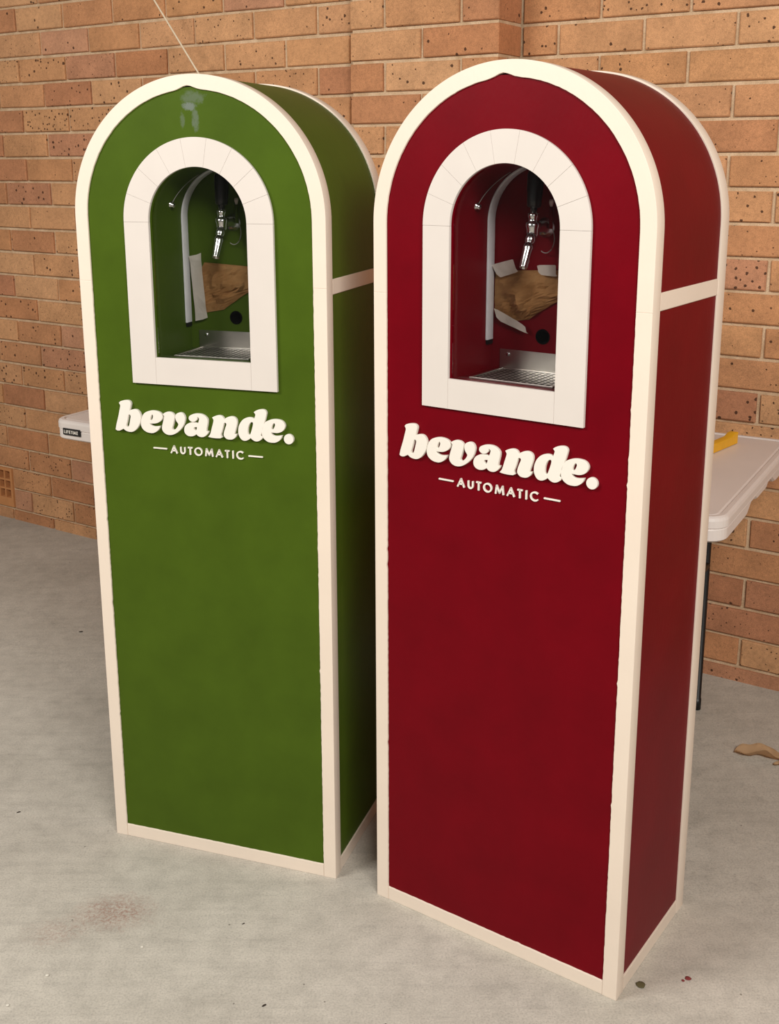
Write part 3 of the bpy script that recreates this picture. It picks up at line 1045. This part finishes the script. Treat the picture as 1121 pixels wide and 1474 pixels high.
    lathe(bm, (dx + 0.016, 0.132, 1.348 + tz), (0, 0, 1), [(0, 0.002), (0.008, 0.0042), (0.012, 0.0036), (0.013, 0.001)], 10)
    P('cable_tip', bm_mesh('cable_tip', bm), 'pink', True, cb)
    P('pane', plate('pane', [pn], 0.009, 0.0115), 'glass')
    # --- lettering
    for gl in GLYPHS:
        lp = [[(px / 1000 + ldx, 0.9 + pz / 1000 + lz) for px, pz in smooth_loop(c)] for c in gl]
        P('letter', plate('letter', lp, -0.0035, 0.0036, 0.0007), 'letter')
    P('period', plate('period', [[(0.171 + ldx + 0.0097 * cos(2 * pi * k / 32), 0.9262 + lz + 0.0097 * sin(2 * pi * k / 32)) for k in range(32)]], -0.0035, 0.0036, 0.0007), 'letter')
    for ch, x0, x1 in (('A', -.0814, -.0665), ('U', -.0604, -.0490), ('T', -.0436, -.0339), ('O', -.0297, -.0124), ('M', -.0066, .0107), ('A', .0161, .0311), ('T', .0359, .0455), ('I', .0508, .0548), ('C', .0607, .0767)):
        ov = 0.0006 if ch in 'OC' else 0.0
        P('small_letter', letter_mesh(ch, x0 + ldx, x1 + ldx, 0.8782 + lz - ov, 0.8938 + lz + ov, 0.0027, 0.0004, 0.0037), 'letter')
    for x0, x1 in ((-.1194, -.0893), (.0850, .1151)):
        P('dash', box_mesh('dash', x0 + ldx, x1 + ldx, 0.0004, 0.0037, 0.8846 + lz, 0.8874 + lz, 0.0005), 'letter')
    return root


RED = (0.1826, 1.8008, 0.0)
GRN = (-0.3544, 2.0778, 0.0)
RT, GT = -0.612, -0.323
cabinet('drink_dispenser', 'dark red arched drink dispenser cabinet with cream trim and white lettering', M['red'], M['red'], RED, RT, 1.2028, 0.0015, 0.0, 0.0, 0.0, 3)
cabinet('drink_dispenser', 'green arched drink dispenser cabinet with cream trim and white lettering', M['green'], M['green_front'], GRN, GT, 1.1889, -0.004, 0.003, -0.006, 0.005, 4)

# ------------------------------------------------------------------ brown paper taped inside the niches
pr = empty('paper_patch', RED, RT)
tag(pr, 'crumpled brown paper taped inside the niche of the red cabinet', 'paper', 'brown paper patches')
mobj('paper', paper_mesh([(-0.0955, 1.2335), (-0.0798, 1.2407), (-0.02, 1.241), (0.0291, 1.2445), (0.060, 1.239), (0.064, 1.205), (0.0311, 1.192), (-0.0089, 1.1682), (-0.0327, 1.1505), (-0.0869, 1.1497), (-0.0955, 1.1635)],
                         NY - 0.0005, 0.015, 3.1, [(-0.034, 1.188, 0.014, 0.022), (-0.024, 1.172, 0.010, 0.018), (-0.06, 1.20, 0.012, 0.008), (0.01, 1.205, 0.016, 0.012)]), M['paper'], pr)
for k, qd in enumerate(([(-0.0954, 1.2483), (-0.0529, 1.2602), (-0.0453, 1.2379), (-0.0808, 1.2261)],
                        [(-0.089, 1.173), (-0.0257, 1.145), (-0.0225, 1.1318), (-0.0813, 1.1514)],
                        [(-0.0068, 1.2519), (0.0287, 1.2538), (0.0295, 1.2339), (-0.0022, 1.2356)])):
    mobj('tape', tape_mesh(qd, NY - 0.0135, k * 3.3), M['tape'], pr)
pg = empty('paper_patch', GRN, GT)
tag(pg, 'folded brown paper taped inside the niche of the green cabinet', 'paper', 'brown paper patches')
mobj('paper', paper_mesh([(-0.0618, 1.2305), (-0.0237, 1.2248), (0.0322, 1.2252), (0.05, 1.223), (0.05, 1.18), (0.0307, 1.1734), (-0.0239, 1.1366), (-0.0581, 1.1309), (-0.0873, 1.1409), (-0.078, 1.20)],
                         NY - 0.0005, 0.015, 8.4, [(-0.02, 1.156, 0.008, 0.014), (0.01, 1.185, 0.012, 0.014), (-0.035, 1.20, 0.014, 0.008)]), M['paper'], pg)
mobj('tape', tape_mesh([(-0.0891, 1.2434), (-0.0806, 1.1145), (-0.0554, 1.1199), (-0.0642, 1.2482)], NY - 0.0125, 5.1), M['tape'], pg)

# ------------------------------------------------------------------ cord hanging in front of the wall
bm = bmesh.new()
c0, c1 = (-2.428, 1.691), (-2.594, 1.909)
k_ = (c1[0] - c0[0]) / (c1[1] - c0[1])
zs_ = [TZ + 0.004 + (2.58 - TZ) * i / 24 for i in range(25)]
tube(bm, [wpt(c0[0] + (z - c0[1]) * k_, 2.70, z) for z in zs_], 0.0028, 8)
tag(mobj('cord', bm_mesh('cord', bm), M['cord'], None, True), 'thin cream cord rising slantwise behind the top of the green cabinet', 'cord')

# ------------------------------------------------------------------ yellow piece on the table
prof = [(-0.26, 0.0), (0.047, 0.0), (0.047, 0.028), (0.030, 0.028), (0.012, 0.0215), (-0.02, 0.0215), (-0.26, 0.0215)]
yb = mobj('yellow_tool', plate('yellow_tool', [prof], -0.02, 0.0, 0.001), M['yellow'])
yb.location = wpt(-0.738, 2.64, TZ)
yb.rotation_euler = (0, 0, WA + math.radians(81))
tag(yb, 'yellow plastic tool with stepped top lying on the white table', 'tool')

# ------------------------------------------------------------------ leaves and litter on the floor
def leaf_mesh(L, W, curl, twist, seed):
    rnd = random.Random(seed)
    nx, ny = 22, 8
    bm = bmesh.new()
    rows = []
    for i in range(nx + 1):
        t = i / nx
        w = W * (sin(pi * min(t * 1.02, 1)) ** 0.65) * (1 + 0.12 * sin(9 * t + seed)) + 0.0012
        cx = L * (t - 0.5)
        cz = curl * (1 - (2 * t - 1) ** 2) * L * 0.4 + 0.003 * sin(13 * t + seed)
        tw = twist * (t - 0.5) + 0.4 * sin(5 * t + seed)
        row = []
        for j in range(ny + 1):
            s = (j / ny - 0.5) * 2
            yy = s * w / 2
            zz = abs(s) ** 1.5 * w * 0.38 + 0.0012 * sin(20 * t + 5 * s)
            row.append(bm.verts.new((cx, yy * cos(tw) - zz * sin(tw), cz + yy * sin(tw) + zz * cos(tw))))
        rows.append(row)
    for a, b in zip(rows, rows[1:]):
        for j in range(ny):
            bm.faces.new((a[j], a[j + 1], b[j + 1], b[j]))
    bmesh.ops.solidify(bm, geom=bm.faces[:], thickness=0.0007)
    zmin = min(v.co.z for v in bm.verts)
    for v in bm.verts:
        v.co.z -= zmin
    return bm_mesh('leaf_blade', bm)


def litter(name, label, cat, me, mat, x, y, rz, smooth=True, group=None):
    o = mobj(name, me, mat, None, smooth)
    o.location = (x, y, floor_z(x, y))
    o.rotation_euler = (0, 0, rz)
    return tag(o, label, cat, group)


lf = empty('dried_leaf', (0.897, 2.448, floor_z(0.897, 2.448)), -0.33)
tag(lf, 'curled dry tan leaf lying on the floor near the black table leg', 'leaf')
mobj('leaf_blade', leaf_mesh(0.118, 0.052, 0.08, 0.9, 1), M['leaf'], lf, True)
bm = bmesh.new()
tube(bm, [(0.05, 0, 0.004), (0.07, -0.004, 0.002), (0.092, -0.003, 0.0025)], [0.0016, 0.0012, 0.0009], 8)
mobj('leaf_stalk', bm_mesh('leaf_stalk', bm), M['leaf'], lf, True)
litter('dried_leaf', 'flat pale dry leaf cut by the right edge of the photo', 'leaf', leaf_mesh(0.07, 0.022, 0.02, 0.2, 9), M['leaf'], 0.952, 2.412, 0.15)


def pebble(r, squash, seed):
    bm = bmesh.new()
    bmesh.ops.create_icosphere(bm, subdivisions=2, radius=r)
    for v in bm.verts:
        v.co *= 1 + 0.25 * noise.noise(v.co * (1.3 / r) + Vector((seed, 0, 0)))
        v.co.z *= squash
    z = min(v.co.z for v in bm.verts)
    for v in bm.verts:
        v.co.z -= z
    return bm_mesh('litter', bm)


litter('olive_leaf', 'small round olive leaf on the floor beside the red cabinet corner', 'leaf', pebble(0.0085, 0.18, 1), M['leafdark'], 0.4435, 1.692, 0.4)
litter('red_scrap', 'small dark red scrap on the floor right of the red cabinet', 'scrap', pebble(0.0055, 0.2, 2), M['redscrap'], 0.532, 1.708, 0.3)
litter('red_scrap', 'tiny dark red crumb beside the red scrap', 'scrap', pebble(0.003, 0.25, 3), M['redscrap'], 0.522, 1.703, 0.3)
for (x, y, s, lab) in ((-0.619, 1.72, 0.0034, 'tiny white chip on the floor left of the scuffed stain'), (-0.666, 1.647, 0.0032, 'tiny white chip at the lower left corner of the floor'), (-0.464, 1.794, 0.003, 'tiny white chip on the floor in front of the green cabinet')):
    litter('paint_chip', lab, 'chip', pebble(s, 0.4, x), M['chip'], x, y, 0.2)
for (x, y, s, rz, lab) in ((-0.283, 1.859, 0.0035, 0.6, 'dark fleck on the floor before the green cabinet front'), (-0.838, 2.239, 0.005, 0.5, 'dark fleck on the floor at the left edge'), (-0.22, 1.645, 0.005, 0.7, 'dark crumb at the bottom edge of the photo'), (-0.96, 3.218, 0.007, 0.2, 'dark fleck on the floor near the wall at left'), (-0.01, 1.60, 0.004, 0.9, 'dark twig bit at the bottom edge below the red cabinet')):
    me = pebble(s * 0.62, 0.3, x)
    for v in me.vertices:
        v.co.x *= 1.5
        v.co.y *= 0.6
    litter('dirt_fleck', lab, 'debris', me, M['twig'], x, y, rz)
